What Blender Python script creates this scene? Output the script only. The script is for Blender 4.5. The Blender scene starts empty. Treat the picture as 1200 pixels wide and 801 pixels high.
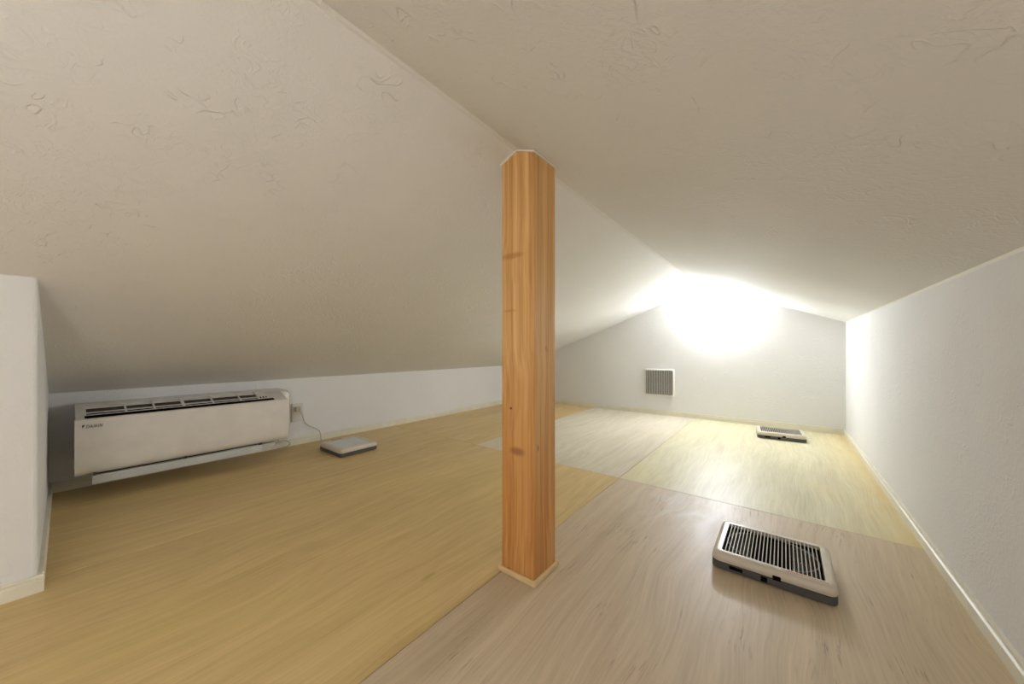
import bpy, bmesh, math, random
from mathutils import Vector, Matrix
random.seed(4)
S = 0.6            # one layout unit (the camera's height above the floor) in metres
SC = bpy.context.scene
COL = SC.collection

# ------------------------------------------------------------------ camera
VX, FPX = 318.0, 408.0
cd = bpy.data.cameras.new('camera'); cam = bpy.data.objects.new('camera', cd); COL.objects.link(cam)
cam.location = (0, 0, S)
cam.rotation_euler = (math.pi/2, 0, math.atan2(VX, FPX))
cd.sensor_width = 36; cd.lens = FPX/1200*36; cd.shift_y = 7.5/1200; cd.clip_start = .02
SC.camera = cam
# ------------------------------------------------------------------ world, exposure
w = bpy.data.worlds.new('world'); SC.world = w; w.use_nodes = True
w.node_tree.nodes['Background'].inputs[0].default_value = (.5, .5, .5, 1)
w.node_tree.nodes['Background'].inputs[1].default_value = .02
SC.view_settings.view_transform = 'Standard'; SC.view_settings.look = 'None'
SC.view_settings.gamma = 1; SC.view_settings.use_curve_mapping = False
SC.view_settings.exposure = 0.54
FAR_LAMP = (66.0, (.93, .98, 1.06))      # emission strength, colour of the globe on the far gable
NEAR_LAMP = (7.5, (1.0, .98, 1.0))     # the globe on the gable behind the camera
SIDE_FILL = (22.0, (1.0, .98, .98))      # added fill dome, unseen, on the right wall behind the camera
BELOW_FILL = (45.0, (1.0, .985, 1.0))   # added fill globe under the floor, shining up a made-up opening
# the room, in layout units
LX, RX, NX = -4.0, .567, -2.425          # left knee wall, right wall, near-left wall face
GY, NY, EY = 5.54, -2.75, -.07           # far gable, near gable, end of the near-left wall
RIDX, RIDZ, PITCH = -.917, 1.868, .383

# ------------------------------------------------------------------ node helpers
def lin(c):
    return tuple(((v/255)/12.92 if v/255 <= .04045 else ((v/255+.055)/1.055)**2.4) for v in c) + (1,)
class NT:
    def __init__(s, name):
        s.m = bpy.data.materials.new(name); s.m.use_nodes = True
        s.t = s.m.node_tree; s.b = s.t.nodes['Principled BSDF']
    def n(s, typ, **kw):
        k = s.t.nodes.new(typ)
        for a, v in kw.items():
            if a.startswith('i_'):
                key = a[2:].replace('_', ' ')
                k.inputs[key].default_value = v
            else: setattr(k, a, v)
        return k
    def l(s, a, b): s.t.links.new(a, b)
    def coord(s, scale=(1, 1, 1), loc=(0, 0, 0), kind='Object', src=None):
        mp = s.n('ShaderNodeMapping'); mp.inputs['Scale'].default_value = scale; mp.inputs['Location'].default_value = loc
        if src is None: src = s.n('ShaderNodeTexCoord').outputs[kind]
        s.l(src, mp.inputs['Vector']); return mp.outputs['Vector']
    def noise(s, vec, scale=5, detail=3, rough=.5, dist=0):
        k = s.n('ShaderNodeTexNoise'); k.inputs['Scale'].default_value = scale; k.inputs['Detail'].default_value = detail
        k.inputs['Roughness'].default_value = rough; k.inputs['Distortion'].default_value = dist
        s.l(vec, k.inputs['Vector']); return k.outputs['Fac']
    def ramp(s, fac, stops):
        r = s.n('ShaderNodeValToRGB'); e = r.color_ramp.elements
        for i, (p, c) in enumerate(stops):
            if i > 1: e.new(p)
            e[i].position = p; e[i].color = c if len(c) == 4 else tuple(c)+(1,)
        s.l(fac, r.inputs['Fac']); return r.outputs['Color']
    def mix(s, fac, a, b, mode='MIX'):
        k = s.n('ShaderNodeMix', data_type='RGBA', blend_type=mode)
        for sock, v in ((k.inputs[0], fac), (k.inputs[6], a), (k.inputs[7], b)):
            if hasattr(v, 'is_output'): s.l(v, sock)
            else: sock.default_value = v
        return k.outputs[2]
    def math(s, op, a, b=0.0, clamp=False):
        k = s.n('ShaderNodeMath', operation=op, use_clamp=clamp)
        for sock, v in ((k.inputs[0], a), (k.inputs[1], b)):
            if hasattr(v, 'is_output'): s.l(v, sock)
            else: sock.default_value = v
        return k.outputs[0]
    def spot(s, col, vec, centre, radii, colour, strength=1.0, edge=.5):
        """an elliptical stain or knot at a place of its own on the surface"""
        mp = s.n('ShaderNodeMapping')
        mp.inputs['Scale'].default_value = [1/r for r in radii]
        mp.inputs['Location'].default_value = [-c/r for c, r in zip(centre, radii)]
        s.l(vec, mp.inputs['Vector'])
        ln = s.n('ShaderNodeVectorMath', operation='LENGTH'); s.l(mp.outputs[0], ln.inputs[0])
        mr = s.n('ShaderNodeMapRange', interpolation_type='SMOOTHSTEP')
        mr.inputs['From Min'].default_value = 1.0; mr.inputs['From Max'].default_value = edge
        mr.inputs['To Min'].default_value = 0; mr.inputs['To Max'].default_value = strength
        s.l(ln.outputs['Value'], mr.inputs['Value'])
        return s.mix(mr.outputs[0], col, colour)
    def bump(s, h, strength=.3, dist=.01):
        k = s.n('ShaderNodeBump'); k.inputs['Strength'].default_value = strength; k.inputs['Distance'].default_value = dist
        s.l(h, k.inputs['Height']); s.l(k.outputs[0], s.b.inputs['Normal'])
    def done(s, col=None, rough=.5, spec=.5):
        if col is not None:
            if hasattr(col, 'is_output'): s.l(col, s.b.inputs['Base Color'])
            else: s.b.inputs['Base Color'].default_value = col
        if hasattr(rough, 'is_output'): s.l(rough, s.b.inputs['Roughness'])
        else: s.b.inputs['Roughness'].default_value = rough
        s.b.inputs['Specular IOR Level'].default_value = spec
        return s.m

def plain(name, c, rough=.45, spec=.5, mottling=.04):
    t = NT(name); v = t.coord()
    f = t.noise(v, 14, 3)
    base = lin(c); dk = tuple(x*(1-mottling*2) for x in base[:3])+(1,)
    return t.done(t.ramp(f, [(.3, dk), (.7, base)]), rough, spec)

def wallpaper(name, c, amount):
    """white embossed paper: fine stipple with curled trowel ridges here and there"""
    t = NT(name); v = t.coord()
    fine = t.noise(v, 105, 3, .6, .4)
    # curled ridges: thin level lines of a distorted noise, kept only in patches
    cur = t.noise(v, 24, 1, .4, 1.0)
    d = t.math('ABSOLUTE', t.math('SUBTRACT', cur, .5))
    ridge = t.math('SUBTRACT', 1.0, t.math('MULTIPLY', d, 26), clamp=True)
    patch = t.ramp(t.noise(t.coord(loc=(3, 7, 1)), 16, 2), [(.54, (0, 0, 0)), (.66, (1, 1, 1))])
    cur2 = t.noise(t.coord(loc=(5, 2, 9)), 34, 2, .5, 1.2)
    d2 = t.math('ABSOLUTE', t.math('SUBTRACT', cur2, .5))
    ridge2 = t.math('SUBTRACT', 1.0, t.math('MULTIPLY', d2, 16), clamp=True)
    patch2 = t.ramp(t.noise(t.coord(loc=(1, 4, 6)), 6, 2), [(.46, (0, 0, 0)), (.60, (1, 1, 1))])
    h = t.math('ADD', t.math('MULTIPLY', ridge, patch), t.math('MULTIPLY', t.math('MULTIPLY', ridge2, patch2), .45))
    h = t.math('ADD', h, t.math('MULTIPLY', fine, .9))
    base = lin(c)
    big = t.noise(v, 3.0, 3)
    col = t.ramp(big, [(.3, tuple(x*.97 for x in base[:3])+(1,)), (.7, base)])
    t.bump(h, amount, .0016)
    return t.done(col, .85, .25)

M = {}
M['ceiling'] = wallpaper('ceiling_paper', (241, 239, 234), .85)
M['wall'] = wallpaper('wall_paper', (243, 242, 239), .6)
M['skirting'] = plain('cream_skirting', (242, 237, 216), .4)
M['caulk'] = plain('pale_joint_strip', (252, 248, 236), .5)
M['gray'] = plain('dark_grey_plastic', (88, 86, 86), .45)
M['ivory'] = plain('ivory_plastic', (226, 216, 198), .32)
M['whiteplastic'] = plain('white_plastic', (232, 228, 220), .28)
M['acwhite'] = plain('conditioner_white', (246, 240, 230), .25)
M['vane'] = plain('cool_white_plastic', (222, 226, 226), .3)
M['black'] = plain('black_recess', (10, 10, 10), .95, .08)
M['filter'] = plain('grey_filter_mesh', (72, 67, 62), .7)
M['filter2'] = plain('grey_vent_filter', (104, 100, 90), .7)
M['ink'] = plain('dark_ink', (62, 60, 66), .5)
M['red'] = plain('red_print', (214, 120, 98), .5)
M['print'] = plain('grey_print', (140, 130, 118), .5)
M['cord'] = plain('pale_grey_cord', (198, 190, 174), .5)
M['plug'] = plain('beige_plug', (196, 186, 164), .5)
M['ring'] = plain('shiny_grey_ring', (150, 150, 152), .12)
t = NT('clear_wrap'); t.b.inputs['Transmission Weight'].default_value = .0
t.b.inputs['Alpha'].default_value = .16
vv = t.coord(); t.bump(t.noise(vv, 55, 3, .6, 1.5), 1.0, .01); M['wrap'] = t.done((.6, .62, .65, 1), .06, .9)

def plywood():
    """rotary-cut plywood: the sheet's own tint comes from the object's colour"""
    t = NT('plywood')
    oi = t.n('ShaderNodeObjectInfo')
    tc = t.n('ShaderNodeTexCoord').outputs['Object']
    off = t.n('ShaderNodeVectorMath', operation='ADD'); t.l(tc, off.inputs[0])
    sc = t.n('ShaderNodeVectorMath', operation='SCALE'); t.l(oi.outputs['Location'], sc.inputs[0]); sc.inputs['Scale'].default_value = 3.7
    t.l(sc.outputs[0], off.inputs[1]); v = off.outputs[0]
    # the seams between growth figure: stretched along Y
    warp = t.noise(t.coord((1.6, .8, 1), src=v), 1.6, 2, .5, .2)
    wv = t.n('ShaderNodeVectorMath', operation='ADD'); t.l(v, wv.inputs[0])
    comb = t.n('ShaderNodeCombineXYZ'); t.l(t.math('MULTIPLY', warp, .16), comb.inputs[0]); t.l(comb.outputs[0], wv.inputs[1])
    wv = wv.outputs[0]
    streak = t.noise(t.coord((34, 1.6, 1), src=wv), 1.0, 4, .6)
    fine = t.noise(t.coord((190, 5, 1), src=wv), 1.0, 3, .65)
    broad = t.noise(t.coord((5.5, 1.0, 1), src=wv), 1.0, 3, .55, .8)
    fig = t.noise(t.coord((4.5, 1.3, 1), src=v), 1.0, 2, .5, .9)
    figl = t.math('ABSOLUTE', t.math('SUBTRACT', t.math('FRACT', t.math('MULTIPLY', fig, 9)), .5))
    g = t.math('ADD', t.math('MULTIPLY', streak, .36), t.math('MULTIPLY', fine, .38))
    g = t.math('ADD', g, t.math('MULTIPLY', broad, .26))
    g = t.math('ADD', g, t.math('MULTIPLY', t.math('SUBTRACT', figl, .25), t.math('MULTIPLY', t.math('SUBTRACT', 1.15, oi.outputs['Alpha']), .07)))
    val = t.ramp(g, [(.34, (.80, .77, .72)), (.50, (.96, .95, .93)), (.64, (1.10, 1.10, 1.10))])
    col = t.mix(1.0, oi.outputs['Color'], val, 'MULTIPLY')
    # brown pore streaks, strong only on the pinkish sheets (their alpha says how much)
    dash = t.noise(t.coord((150, 10, 1), loc=(4, 1, 0), src=wv), 1.0, 3, .7)
    pm = t.ramp(t.noise(t.coord((9, 5, 1), loc=(2, 8, 0), src=v), 1.0, 2), [(.52, (0, 0, 0)), (.66, (1, 1, 1))])
    dm = t.math('MULTIPLY', t.ramp(dash, [(.56, (0, 0, 0)), (.72, (1, 1, 1))]), pm)
    dm = t.math('MULTIPLY', dm, oi.outputs['Alpha'])
    dm = t.math('MULTIPLY', dm, .75)
    col = t.mix(dm, col, lin((112, 84, 58)))
    # yellow resin clouds and milky scuffs
    W = t.n('ShaderNodeNewGeometry').outputs['Position']
    yl = t.ramp(t.noise(t.coord((1.4, .9, 1), src=W), 1.6, 3, .6), [(.54, (0, 0, 0)), (.70, (1, 1, 1))])
    inv = t.math('SUBTRACT', 1.0, oi.outputs['Alpha'])
    col = t.mix(t.math('MULTIPLY', t.math('MULTIPLY', yl, inv), .35), col, lin((226, 204, 128)))
    sep = t.n('ShaderNodeSeparateXYZ'); t.l(W, sep.inputs[0])
    edge = t.n('ShaderNodeMapRange'); edge.inputs['From Min'].default_value = (RX-.32)*S; edge.inputs['From Max'].default_value = RX*S
    t.l(sep.outputs[0], edge.inputs['Value'])
    ef = t.math('MULTIPLY', edge.outputs[0], t.math('MULTIPLY', t.noise(t.coord(src=W), 7, 2), .9))
    col = t.mix(t.math('MULTIPLY', t.math('MULTIPLY', ef, 1.2), t.math('SUBTRACT', 1.0, t.math('MULTIPLY', oi.outputs['Alpha'], .75))), col, lin((228, 196, 110)))
    # pale scuffed dust on the sheet beyond the post
    sm = t.noise(t.coord((9, 3, 1), src=W), 1.0, 3, .6, 1.0)
    dmk = t.n('ShaderNodeMapping'); cx, cy, rx, ry = -.45*S, 2.35*S, .45*S, .45*S
    dmk.inputs['Scale'].default_value = (1/rx, 1/ry, 0); dmk.inputs['Location'].default_value = (-cx/rx, -cy/ry, 0); t.l(W, dmk.inputs['Vector'])
    ln = t.n('ShaderNodeVectorMath', operation='LENGTH'); t.l(dmk.outputs[0], ln.inputs[0])
    area = t.math('SUBTRACT', 1.0, ln.outputs['Value'], clamp=True)
    dust = t.math('MULTIPLY', t.math('MULTIPLY', area, t.ramp(sm, [(.40, (0, 0, 0)), (.62, (1, 1, 1))])), .8)
    col = t.mix(dust, col, lin((236, 232, 226)))
    col = t.spot(col, W, (-.245*S+.03, 2.33*S, 0), (.007, .012, 1), lin((105, 84, 62)), .85)      # small knot hole
    col = t.spot(col, W, (-1.23*S, .98*S, 0), (.012, .035, 1), lin((176, 150, 60)), .5, .2)      # yellow resin drip
    rough = t.ramp(g, [(.3, (.50, .50, .50)), (.7, (.36, .36, .36))])
    t.bump(g, .12, .002)
    return t.done(col, rough, .35)
M['ply'] = plywood()
M['subfloor'] = plain('subfloor_board', (120, 96, 66), .8)

def timber():
    t = NT('orange_timber'); v = t.coord()
    wob = t.noise(t.coord((2, 2, 1.3)), 2.2, 2)
    add = t.n('ShaderNodeVectorMath', operation='ADD'); t.l(v, add.inputs[0])
    cb = t.n('ShaderNodeCombineXYZ'); t.l(t.math('MULTIPLY', wob, .03), cb.inputs[0]); t.l(t.math('MULTIPLY', wob, .03), cb.inputs[1]); t.l(cb.outputs[0], add.inputs[1])
    a = add.outputs[0]
    lines = t.noise(t.coord((150, 150, 1.2), src=a), 1.0, 3, .6)
    wide = t.noise(t.coord((34, 34, 1.0), src=a), 1.0, 3, .6)
    tone = t.noise(t.coord((6, 6, 3.0)), 1.0, 2)
    g = t.math('ADD', t.math('MULTIPLY', lines, .5), t.math('MULTIPLY', wide, .5))
    col = t.ramp(g, [(.34, lin((196, 136, 74))), (.50, lin((228, 174, 108))), (.66, lin((244, 204, 140)))])
    # darker and redder towards the foot
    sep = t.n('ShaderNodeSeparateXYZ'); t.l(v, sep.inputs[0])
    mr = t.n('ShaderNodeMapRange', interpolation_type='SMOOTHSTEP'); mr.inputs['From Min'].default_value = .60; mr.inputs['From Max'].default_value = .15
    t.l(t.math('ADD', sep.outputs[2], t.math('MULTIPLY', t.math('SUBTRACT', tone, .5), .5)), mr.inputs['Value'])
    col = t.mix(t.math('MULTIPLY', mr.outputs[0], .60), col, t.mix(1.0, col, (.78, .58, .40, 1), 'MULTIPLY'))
    fx = -.0525
    for (x, z, rx, rz, c, st) in ((-.021, .441, .006, .004, (58, 34, 18), .95), (.0, .330, .034, .016, (140, 62, 40), .60),
                                 (-.028, .012, .010, .0045, (40, 22, 12), .95), (-.018, .845, .055, .012, (186, 116, 58), .55),
                                 (-.025, .70, .03, .006, (196, 132, 70), .45)):
        col = t.spot(col, v, (x, -.0525, z), (rx, .02, rz), lin(c), st, .25)
    for (y, z, ry, rz, c, st) in ((-.033, .343, .003, .013, (92, 56, 30), .9), (.005, .60, .003, .008, (120, 72, 40), .7), (.012, .595, .002, .006, (120, 72, 40), .7)):
        col = t.spot(col, v, (.0525, y, z), (.02, ry, rz), lin(c), st, .25)
    t.bump(g, .10, .001)
    return t.done(col, .42, .4)
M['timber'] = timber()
M['palewood'] = plain('pale_wood', (236, 206, 152), .5)
def emis(name, st, c):
    m = bpy.data.materials.new(name); m.use_nodes = True; nt = m.node_tree; nt.nodes.clear()
    e = nt.nodes.new('ShaderNodeEmission'); o = nt.nodes.new('ShaderNodeOutputMaterial')
    e.inputs[0].default_value = tuple(c)+(1,); e.inputs[1].default_value = st; nt.links.new(e.outputs[0], o.inputs[0]); return m

# ------------------------------------------------------------------ mesh helpers (coordinates in layout units, world space)
class MB:
    def __init__(s): s.bm = bmesh.new()
    def box(s, x0, x1, y0, y1, z0, z1, bev=0, seg=2, mat=None):
        r = bmesh.ops.create_cube(s.bm, size=1)
        T = Matrix.Translation(((x0+x1)/2, (y0+y1)/2, (z0+z1)/2)) @ Matrix.Diagonal((x1-x0, y1-y0, z1-z0, 1))
        if mat is not None: T = mat @ T
        bmesh.ops.transform(s.bm, matrix=T, verts=r['verts'])
        if bev:
            es = list({e for v in r['verts'] for e in v.link_edges})
            bmesh.ops.bevel(s.bm, geom=es, offset=bev, segments=seg, profile=.5, affect='EDGES')
        return s
    def prism(s, pts, axis, a0, a1):
        """polygon pts in the plane across `axis`, extruded from a0 to a1 (axis y: pts are x,z; x: y,z; z: x,y)"""
        def mk(p, a): return {'y': (p[0], a, p[1]), 'x': (a, p[0], p[1]), 'z': (p[0], p[1], a)}[axis]
        A = [s.bm.verts.new(mk(p, a0)) for p in pts]; B = [s.bm.verts.new(mk(p, a1)) for p in pts]
        s.bm.faces.new(A); s.bm.faces.new(B[::-1])
        for i in range(len(pts)): j = (i+1) % len(pts); s.bm.faces.new((A[i], B[i], B[j], A[j]))
        bmesh.ops.recalc_face_normals(s.bm, faces=s.bm.faces); return s
    def loft(s, rings, cap0=True, cap1=True):
        V = [[s.bm.verts.new(p) for p in r] for r in rings]; n = len(rings[0])
        for a, b in zip(V, V[1:]):
            for i in range(n): j = (i+1) % n; s.bm.faces.new((a[i], a[j], b[j], b[i]))
        if cap0: s.bm.faces.new(V[0][::-1])
        if cap1: s.bm.faces.new(V[-1])
        bmesh.ops.recalc_face_normals(s.bm, faces=s.bm.faces); return s
    def tube(s, pts, r, n=8):
        pts = [Vector(p) for p in pts]; rings = []
        for i, p in enumerate(pts):
            d = (pts[min(i+1, len(pts)-1)]-pts[max(i-1, 0)]).normalized()
            u = d.cross(Vector((0, 0, 1)));
            if u.length < .05: u = d.cross(Vector((1, 0, 0)))
            u.normalize(); v = d.cross(u)
            rings.append([p+(u*math.cos(2*math.pi*k/n)+v*math.sin(2*math.pi*k/n))*r for k in range(n)])
        return s.loft(rings)
    def sphere(s, c, r, n=32, sc=(1, 1, 1)):
        bmesh.ops.create_uvsphere(s.bm, u_segments=n, v_segments=n//2, radius=r, matrix=Matrix.Translation(c) @ Matrix.Diagonal(sc+(1,))); return s
    def build(s, name, mat, parent=None, smooth=False, origin=None, bevel=0):
        o0 = Vector(parent_root(parent)) if parent else Vector(origin or (0, 0, 0))
        for v in s.bm.verts: v.co = (v.co-o0)*S
        me = bpy.data.meshes.new(name); s.bm.to_mesh(me); s.bm.free()
        if smooth:
            for p in me.polygons: p.use_smooth = True
        ob = bpy.data.objects.new(name, me); COL.objects.link(ob); me.materials.append(mat)
        if parent: ob.parent = parent
        else: ob.location = o0*S
        if smooth == 'auto':
            md = ob.modifiers.new('e', 'EDGE_SPLIT'); md.split_angle = math.radians(35)
        return ob
def parent_root(o):
    p = Vector((0, 0, 0))
    while o: p += o.location/S; o = o.parent
    return p
def thing(name, label, cat, loc, group=None):
    o = bpy.data.objects.new(name, None); o.empty_display_size = .05; COL.objects.link(o); o.location = Vector(loc)*S
    o['label'] = label; o['category'] = cat
    if group: o['group'] = group
    return o
def struct(o, label=None):
    o['kind'] = 'structure'
    if label: o['label'] = label
    return o
def dup(root):
    r = root.copy(); COL.objects.link(r)
    def rec(a, b):
        for ch in list(a.children):
            c = ch.copy(); COL.objects.link(c); c.parent = b; rec(ch, c)
    rec(root, r); return r
def rrect(x0, x1, y0, y1, r, n=5):
    P = []
    for (cx, cy, a0) in ((x1-r, y1-r, 0), (x0+r, y1-r, 90), (x0+r, y0+r, 180), (x1-r, y0+r, 270)):
        for k in range(n+1):
            a = math.radians(a0+90*k/n); P.append((cx+r*math.cos(a), cy+r*math.sin(a)))
    return P
def smoothpts(P, n=6):
    """Catmull-Rom through the points"""
    P = [Vector(p) for p in P]; Q = [P[0]]+P+[P[-1]]; out = []
    for i in range(1, len(Q)-2):
        for k in range(n):
            u = k/n; a, b, c, d = Q[i-1], Q[i], Q[i+1], Q[i+2]
            out.append(.5*((2*b)+(c-a)*u+(2*a-5*b+4*c-d)*u*u+(3*b-a-3*c+d)*u**3))
    return out+[P[-1]]

# ------------------------------------------------------------------ the room shell
def zc(x): return RIDZ-PITCH*abs(x-RIDX)
T = .15
HX0, HX1, HY0, HY1 = -.80, .40, -2.05, -.85     # made-up floor opening behind the camera, added to let fill light up
floor = struct(MB().box(LX-T, RX+T, HY1, GY+T, -.16, -.02).box(LX-T, RX+T, NY-T, HY0, -.16, -.02)
    .box(LX-T, HX0, HY0, HY1, -.16, -.02).box(HX1, RX+T, HY0, HY1, -.16, -.02).build('floor', M['subfloor']), 'plywood floor of the low attic room')
YEL, PINK, MILK, PALE = (224, 196, 138), (214, 195, 166), (226, 217, 196), (226, 219, 184)
sheets = [  # x0, x1, y0, y1, tint, how pinkish-brown its pores are
    (-1.0, RX, -.41, 2.63, PINK, 1.0), (-1.0, RX, 2.63, GY, PALE, .12), (HX1, RX, NY, -.41, PINK, .8), (HX0, HX1, HY1, -.41, PINK, .8), (HX0, HX1, NY, HY0, PINK, .8),
    (-2.52, -1.0, -.41, 2.63, YEL, .0), (-2.52, -1.0, 2.63, GY, MILK, .7), (-2.425, -1.0, NY, -.41, YEL, .1), (-1.0, HX0, NY, -.41, PINK, .8),
    (LX, -2.52, EY, 2.63, YEL, .05), (LX, -2.52, 2.63, GY, YEL, .1)]
for (x0, x1, y0, y1, c, al) in sheets:
    g = .0015
    b = MB().box(x0+g, x1-g, y0+g, y1-g, -.02, 0, .0012, 1)
    cx, cy = (x0+x1)/2, (y0+y1)/2
    for v in b.bm.verts: v.co -= Vector((cx, cy, 0))
    o = b.build('plywood_sheet', M['ply']); o.location = (cx*S, cy*S, 0); o.parent = floor
    o.color = lin(c)[:3]+(al,)
def gable(name, y0, y1, x0=LX, side=1):
    pts = [(x0-T, -.1), (RX+T, -.1), (RX+T, zc(RX+T)+.02), (RIDX, RIDZ+.02), (x0-T, zc(x0-T)+.02)]
    return struct(MB().prism(pts, 'y', y0, y1).build(name, M['wall']))
gable('wall_far', GY, GY+T); gable('wall_near', NY-T, NY)
struct(MB().box(RX, RX+T, NY, GY, -.1, zc(RX)+.03).build('wall_right', M['wall']))
struct(MB().box(LX-T, LX, EY, GY, -.1, zc(LX)+.03).build('wall_left', M['wall']))
b = MB().prism([(LX-T, -.1), (NX, -.1), (NX, zc(NX)+.02), (LX-T, zc(LX-T)+.02)], 'y', NY, EY)
es = [e for e in b.bm.edges if all(abs(v.co.x-NX) < 1e-4 and abs(v.co.y-EY) < 1e-4 for v in e.verts)]
bmesh.ops.bevel(b.bm, geom=es, offset=.018, segments=4, profile=.5, affect='EDGES')
struct(b.build('wall_near_left', M['wall']), 'white papered wall block in the left foreground')
for sx in (1, -1):
    xe = RX+T if sx > 0 else LX-T
    pts = [(RIDX, RIDZ), (xe, zc(xe)), (xe, zc(xe)+.12), (RIDX, RIDZ+.12)]
    struct(MB().prism(pts, 'y', NY, GY).build('ceiling', M['ceiling']), 'right slope of the white papered ceiling' if sx > 0 else 'left slope of the white papered ceiling')
b = MB()
for a in ((HX0-.05, HX0, HY0-.05, HY1+.05), (HX1, HX1+.05, HY0-.05, HY1+.05), (HX0, HX1, HY0-.05, HY0), (HX0, HX1, HY1, HY1+.05)): b.box(*a, -1.6, -.17)
b.box(HX0-.05, HX1+.05, HY0-.05, HY1+.05, -1.65, -1.6)
struct(b.build('wall_fill_shaft', M['wall']))  # unseen shaft, made up to hold the fill globe
# trims: ridge joint, right wall/ceiling joint
struct(MB().prism([(RIDX-.011, zc(RIDX-.011)), (RIDX, RIDZ-.006), (RIDX+.011, zc(RIDX+.011)), (RIDX, RIDZ+.004)], 'y', NY, GY).build('trim_1', M['ceiling']))
struct(MB().prism([(RX, zc(RX)-.007), (RX-.007, zc(RX-.007)), (RX, zc(RX)+.01)], 'y', NY, GY).build('trim_2', M['caulk']))
# skirting boards with a stepped top
H, D = .068, .016
prof = [(0, 0), (D, 0), (D, H-.022), (D*.62, H-.017), (D*.62, H-.012), (D*.95, H-.008), (D*.8, H), (0, H)]
def skirt(name, kind, at, a0, a1, sgn):
    b = MB()
    if kind == 'y': b.prism([(at+sgn*p[0], p[1]) for p in prof], 'y', a0, a1)
    else: b.prism([(at+sgn*p[0], p[1]) for p in prof], 'x', a0, a1)
    return struct(b.build(name, M['skirting']))
skirt('baseboard_left', 'y', LX, EY+D, GY, 1)
skirt('baseboard_right', 'y', RX, NY, GY, -1)
skirt('baseboard_far', 'x', GY, LX+D, RX-D, -1)
skirt('baseboard_end', 'x', EY, LX, NX-.001, 1)
skirt('baseboard_near_left', 'y', NX, NY, EY+D, 1)

# ------------------------------------------------------------------ the post
px0, px1, py0, py1 = -1.004, -.829, 1.213, 1.388
pc = ((px0+px1)/2, (py0+py1)/2, 0)
post = thing('wooden_post', 'square orange-brown timber post rising from the plywood floor to the ridge', 'post', pc)
b = MB().prism([(px0, .001), (px1, .001), (px1, zc(px1)-.002), (RIDX, RIDZ-.010), (px0, zc(px0)-.002)], 'y', py0, py1)
es = [e for e in b.bm.edges if abs(e.verts[0].co.z-e.verts[1].co.z) > 1.0]
bmesh.ops.bevel(b.bm, geom=es, offset=.004, segments=2, profile=.5, affect='EDGES')
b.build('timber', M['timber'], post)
e_ = .014
for (x0, x1, y0, y1) in ((px0-e_, px1+e_, py0-e_, py0), (px1, px1+e_, py0, py1), (px0-e_, px1+e_, py1, py1+e_), (px0-e_, px0, py0, py1)):
    o = MB().box(x0, x1, y0, y1, .001, .024, .003, 1).build('base_moulding', M['palewood'], post)
    o['label'] = 'thin pale wood strip around the foot of the post'
h = .007
def topstrip(xa, xb, y0, y1):
    A, B = zc(xa)-.001, zc(xb)-.001
    if xa < RIDX < xb: raise ValueError
    o = MB().prism([(xa, A-h), (xb, B-h), (xb, B), (xa, A)], 'y', y0, y1).build('top_strip', M['caulk'], post)
topstrip(px0-.006, RIDX, py0-.006, py0); topstrip(RIDX, px1+.006, py0-.006, py0)
topstrip(px1, px1+.007, py0, py1); topstrip(px0-.007, px0, py0, py1)

# ------------------------------------------------------------------ wall lamps (the light of the room) and added fill lights
def dome_lamp(base, nrm, light, label, rad=.19, deep=.075):
    """opal dome on a round plate: throws its light into the room and hardly along the wall"""
    base, N = Vector(base), Vector(nrm); U = Vector((0, 0, 1)); V = N.cross(U)
    r = thing('dome_lamp', label, 'lamp', base+N*.001, None)
    n = 40
    ring = lambda d, rr: [tuple(base+N*d+(V*math.cos(2*math.pi*k/n)+U*math.sin(2*math.pi*k/n))*rr) for k in range(n)]
    MB().loft([ring(.001, rad-.03), ring(.014, rad-.03)]).build('wall_plate', M['whiteplastic'], r, smooth='auto')
    MB().loft([ring(.015, rad-.01)]+[ring(.018+deep*math.sin(math.pi/2*i/9), rad*math.cos(math.pi/2*i/9)) for i in range(9)]).build('diffuser', emis('lamp_glass', *light), r, smooth=True)
dome_lamp((-.715, GY, 1.44), (0, -1, 0), FAR_LAMP, 'glowing white dome lamp high on the far gable wall')
dome_lamp((-.88, NY, 1.44), (0, 1, 0), NEAR_LAMP, 'dome lamp on the gable wall behind the camera')
dome_lamp((RX, -.75, .95), (-1, 0, 0), SIDE_FILL, 'added fill light on the right wall behind the camera')  # added out of view to brighten the left wall and air conditioner
hl = thing('fill_lamp_below', 'added fill globe in a made-up shaft below the floor', 'lamp', ((HX0+HX1)/2, (HY0+HY1)/2, -1.6))
MB().sphere(((HX0+HX1)/2, -1.45, -1.40), .115).build('globe', emis('fill_glow_below', *BELOW_FILL), hl, smooth=True)
MB().prism([((HX0+HX1)/2+.07*math.cos(k*math.pi/8), -1.45+.07*math.sin(k*math.pi/8)) for k in range(16)], 'z', -1.6, -1.50).build('fill_lamp_holder', M['whiteplastic'], hl)

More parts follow.
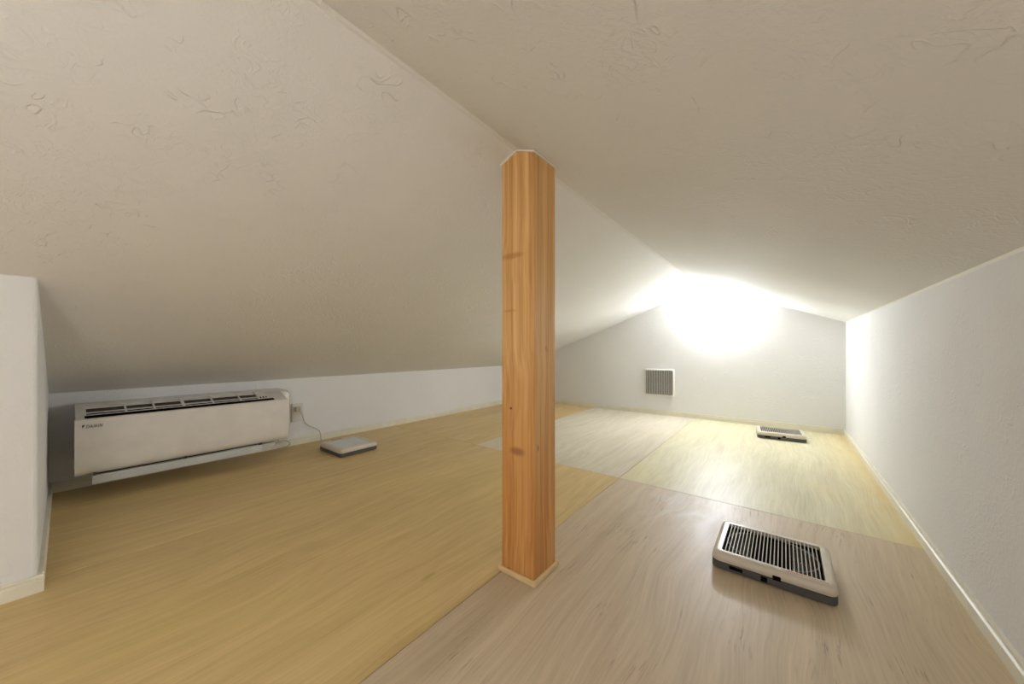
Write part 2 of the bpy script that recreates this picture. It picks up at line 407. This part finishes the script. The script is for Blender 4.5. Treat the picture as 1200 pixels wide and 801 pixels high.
# ------------------------------------------------------------------ flat ventilation boxes
def vent_box(name, label, cat, slatted=True, W_=.430, D_=.375, nsl=26, margin=(.036, .036, .036, .036), hz=(.036, .074), inner='black', group=None, upright=False):
    r = thing(name, label, cat, (0, 0, 0), group)
    x, y = W_/2, D_/2; zb, zt = hz
    R = lambda i, z, rad=.03: [(p[0], p[1], z) for p in rrect(-x+i, x-i, -y+i, y-i, max(rad-i*.5, .008))]
    MB().loft([R(.008, 0), R(.0, .005), R(.0, zb-.0015)]).build('base', M['gray'] if not upright else M['whiteplastic'], r, smooth='auto')
    ml, mr, mf, mb = margin
    inn = lambda z, g=0: [(p[0], p[1], z) for p in rrect(-x+ml-g, x-mr+g, -y+mf-g, y-mb+g, .008)]
    MB().loft([R(.002, zb), R(.0, zb+.004), R(.0, zb+(zt-zb)*.45), R(.004, zt-.009), R(.011, zt-.002), R(.020, zt), inn(zt), inn(zt-.022), inn(zb+.004, -.001)],
              cap0=True, cap1=False).build('cover', M['ivory'] if not upright else M['whiteplastic'], r, smooth='auto')
    if slatted:
        MB().box(-x+ml+.001, x-mr-.001, -y+mf+.001, y-mb-.001, zb+.001, zt-.0145).build('inner_tray', M[inner], r)
        X0, X1 = -x+ml, x-mr; p = (X1-X0)/nsl; wsl = p*.28
        me = None
        for k in range(1, nsl):
            c = X0+k*p
            if me is None:
                o = MB().box(-wsl/2, wsl/2, -y+mf+.0, y-mb, -.008, 0, .0015, 1).build('slat', M['ivory'] if not upright else M['whiteplastic'], r); me = o.data
            else:
                o = bpy.data.objects.new('slat', me); COL.objects.link(o); o.parent = r
            o.location = (c*S, 0, (zt-.0015)*S)
        # rings of the fan guard showing through the slats
        for rad in ((.155, .11, .06) if upright else (.152,)):
            n = 40; pts = [(rad*(1.12 if not upright else 1)*math.cos(2*math.pi*k/n), rad*(.92 if not upright else 1)*math.sin(2*math.pi*k/n), zt-.0125) for k in range(n+1)]
            MB().tube(pts, .0028, 6).build('guard_ring', M['ring'] if not upright else M['ink'], r, smooth=True)
    else:
        MB().loft([[(q[0], q[1], z) for q in rrect(-x+ml+.003, x-mr-.003, -y+mf+.003, y-mb-.003, .008)] for z in (zb+.006, zt-.003)]).build('lid_panel', M['vane'], r)
    return r
def switches(r, D_=.375, zb=.036):
    y = -D_/2
    MB().box(.010, .038, y-.005, y+.004, zb-.004, zb+.014, .002, 1).build('knob', M['black'], r, origin=None)
    MB().box(-.030, -.008, y-.002, y+.004, zb-.026, zb-.006).build('socket', M['black'], r)
    MB().box(-.145, -.095, y-.0015, y+.004, zb-.020, zb-.006).build('switch', M['black'], r)

fanA = vent_box('vent_box', 'large slatted ivory and grey vent box in the right foreground of the floor', 'vent')
switches(fanA)
# wrap crumpled under the two ends of the grille
for sx in (-1, 1):
    b = MB(); n = 9
    g = [[b.bm.verts.new((sx*(.075+.085*i/n), -.125+.23*j/n, .0605+.003*random.random())) for j in range(n+1)] for i in range(n+1)]
    for i in range(n):
        for j in range(n): b.bm.faces.new((g[i][j], g[i+1][j], g[i+1][j+1], g[i][j+1]))
    b.build('plastic_wrap', M['wrap'], fanA)['label'] = 'crumpled clear wrap under the slats'
# faint print along the front of the cover
b = MB(); xx = .038
while xx < .104: wd = random.uniform(.004, .009); b.box(xx, xx+wd, -.1665, -.1590, .0735, .0747); xx += wd+.002
b.build('red_print', M['red'], fanA)['label'] = 'small red print'
b = MB(); xx = .112
while xx < .186: wd = random.uniform(.003, .006); b.box(xx, xx+wd, -.1640, -.1600, .0735, .0747); xx += wd+.002
b.build('grey_print', M['print'], fanA)['label'] = 'small grey print'
fanA.location = (-.046*S, 2.010*S, .001*S)
fanA['group'] = 'slatted vent boxes on the floor'
fanB = vent_box('vent_box', 'small far slatted vent box on the floor near the gable wall', 'vent', nsl=26, group='slatted vent boxes on the floor')
switches(fanB)
fanB.location = (-.030*S, 4.97*S, .001*S); fanB.rotation_euler.z = math.radians(4)
fanC = vent_box('vent_box', 'white closed vent box with plain lid on the floor beside the air conditioner', 'vent', slatted=False, margin=(.05, .04, .04, .04))
MB().box(-.19, -.178, -.08, .02, .0705, .0752, .001, 1).build('latch', M['print'], fanC)
fanC.location = (-3.395*S, 1.725*S, .001*S)
fanD = vent_box('wall_vent', 'square white slatted ventilation fan cover mounted on the far gable wall', 'vent', W_=.425, D_=.405, nsl=20, margin=(.022, .022, .022, .022), hz=(.012, .055), inner='filter2', upright=True)
fanD.rotation_euler = (math.pi/2, 0, 0); fanD.location = (-1.475*S, (GY-.001)*S, .488*S)

# ------------------------------------------------------------------ air conditioner
ay0, ay1 = .040, 1.240
ac = thing('air_conditioner', 'long white wall-mounted air conditioner low on the left knee wall', 'air conditioner', (LX+.002, .64, .15))
F0 = (-3.565, .545); R0 = (-3.755, .606)
arc = [(-3.60, .178), (-3.578, .190), (-3.566, .210), (-3.562, .235)]
full = [(LX+.002, .23), (-3.90, .19), (-3.75, .172)]+arc+[F0, R0, (-3.90, .612), (LX+.002, .606)]
def on(s, dep=0):
    dx, dz = R0[0]-F0[0], R0[1]-F0[1]; L = math.hypot(dx, dz); nx, nz = dz/L, -dx/L
    return (F0[0]+dx*s-nx*dep, F0[1]+dz*s-nz*dep)
notch = [(LX+.002, .23), (-3.90, .19), (-3.75, .172)]+arc+[on(.02), on(.02, .014), on(1, .014), R0, (-3.90, .612), (LX+.002, .606)]
ga, gb = .085, 1.115
b = MB(); b.prism(full, 'y', ay0, ga); b.prism(notch, 'y', ga, gb); b.prism(full, 'y', gb, ay1)
b.build('body', M['acwhite'], ac, smooth='auto')
# flared rear casing, rounded, showing beyond the right end
rc = [(p[0], p[1]) for p in rrect(.046, 1.352, .195, .604, .05, 6)]
rr = lambda i, X_: [(X_, min(max(p[0]+(i if p[0] < .6 else -i), -.02), 2), p[1]+(i if p[1] < .4 else -i)) for p in rc]
MB().loft([rr(0, LX+.003), rr(0, -3.83), rr(.012, -3.79), rr(.05, -3.765)]).build('rear_casing', M['acwhite'], ac, smooth='auto')
# front panel
pan = [(-3.545, .540), (-3.540, .530), (-3.540, .245), (-3.545, .215), (-3.560, .190), (-3.585, .176), (-3.590, .182), (-3.568, .200), (-3.560, .235), (-3.560, .545)]
MB().prism(pan, 'y', ay0-.004, ay1+.004).build('front_panel', M['acwhite'], ac, smooth='auto')
# filter and grille
def slab(s0, s1, y0, y1, d0, d1, name, m):
    MB().prism([on(s0, d0), on(s1, d0), on(s1, d1), on(s0, d1)], 'y', y0, y1).build(name, m, ac)
slab(.02, .55, ga, gb, .0135, .012, 'dark_recess', M['black'])
slab(.86, .99, ga, gb, .0135, .012, 'dark_recess', M['black'])
slab(.55, .86, ga, gb, .0135, .009, 'air_filter', M['filter'])
for s0, s1 in ((.23, .28), (.43, .48), (.81, .86)): slab(s0, s1, ga, gb-.03, .006, 0, 'grille_bar', M['acwhite'])
for yc, wd in ((.262, .010), (.402, .010), (.560, .018), (.735, .010), (.915, .010)):
    slab(.20, 1.0, yc-wd/2, yc+wd/2, .008, -.001, 'grille_rib', M['acwhite'])
slab(.20, 1.0, gb-.075, gb, .012, -.001, 'grille_end', M['acwhite'])
for k in range(3): slab(.31, .44, gb-.062+.021*k, gb-.052+.021*k, .0, -.0022, 'indicator', M['black'])
slab(.0, .20, ga-.008, gb+.03, .010, -.0008, 'intake_slot', M['black'])
# outlet flap hanging open below, and its dark mouth
MB().box(-3.74, -3.60, .12, 1.04, .166, .182).build('outlet_mouth', M['black'], ac)
MB().prism([(-3.553, .170), (-3.548, .166), (-3.562, .112), (-3.570, .109), (-3.573, .114)], 'y', .108, 1.046).build('outlet_flap', M['vane'], ac, smooth='auto')
MB().prism([(-3.66, .165), (-3.60, .160), (-3.612, .128), (-3.66, .135)], 'y', 1.052, 1.16).build('side_flap', M['vane'], ac)
for y in (.118, .56, 1.04): MB().box(-3.600, -3.556, y-.006, y+.006, .150, .186).build('flap_hinge', M['gray'], ac)
# lettering on the panel
def lettering():
    cu = bpy.data.curves.new('lettering', 'FONT'); cu.body = 'DAIKIN'; cu.size = .026*S*1.15; cu.extrude = .0002; cu.offset = .0001; cu.space_character = 1.18
    tmp = bpy.data.objects.new('tmp', cu); COL.objects.link(tmp)
    bpy.context.view_layer.update()
    me = bpy.data.meshes.new_from_object(tmp.evaluated_get(bpy.context.evaluated_depsgraph_get()))
    bpy.data.objects.remove(tmp)
    wdt = max(v.co.x for v in me.vertices)
    R = Matrix(((0, 0, 1), (1, 0, 0), (0, 1, 0))).to_4x4()
    k = .068*S/wdt
    for v in me.vertices: v.co = R @ Vector(((v.co.x+v.co.y*.18)*k, v.co.y, v.co.z))
    o = bpy.data.objects.new('lettering', me); COL.objects.link(o); me.materials.append(M['ink']); o.parent = ac
    rt = parent_root(ac); o.location = (Vector((-3.5392, .082, .486))-rt)*S
    tri = MB().prism([(.066, .486), (.078, .509), (.066, .507)], 'x', -3.5398, -3.5388); tri.build('emblem', M['ink'], ac)
lettering()
cordpts = smoothpts([(-3.88, 1.20, .19), (-3.87, 1.26, .12), (-3.93, 1.30, .085), (-3.95, 1.36, .075), (-3.945, 1.40, .035), (-3.94, 1.36, .012), (-3.93, 1.28, .010)])
MB().tube(cordpts, .006, 6).build('cord', M['cord'], ac, smooth=True)

# ------------------------------------------------------------------ wall socket and its cord
so = thing('wall_socket', 'white wall socket with a beige plug in it, right of the air conditioner', 'socket', (LX+.001, 1.485, .335))
MB().box(LX+.001, LX+.014, 1.432, 1.540, .240, .430, .004, 2).build('face_plate', M['whiteplastic'], so)
for z in (.375, .315): MB().box(LX+.014, LX+.017, 1.462, 1.510, z-.020, z+.020, .001, 1).build('socket_insert', M['ivory'], so)
cp = smoothpts([(LX+.055, 1.49, .352), (LX+.065, 1.515, .30), (LX+.05, 1.535, .235), (LX+.035, 1.58, .185), (LX+.03, 1.645, .145), (LX+.03, 1.69, .110), (LX+.035, 1.705, .06),
                (LX+.06, 1.70, .014), (LX+.13, 1.69, .008), (LX+.25, 1.70, .008), (LX+.33, 1.71, .012), (LX+.385, 1.715, .018)])
pc_ = MB().tube(cp, .0045, 6).build('power_cord', M['cord'], fanC, smooth=True)
MB().box(LX+.018, LX+.058, 1.455, 1.500, .345, .395, .006, 2).build('plug', M['plug'], pc_)
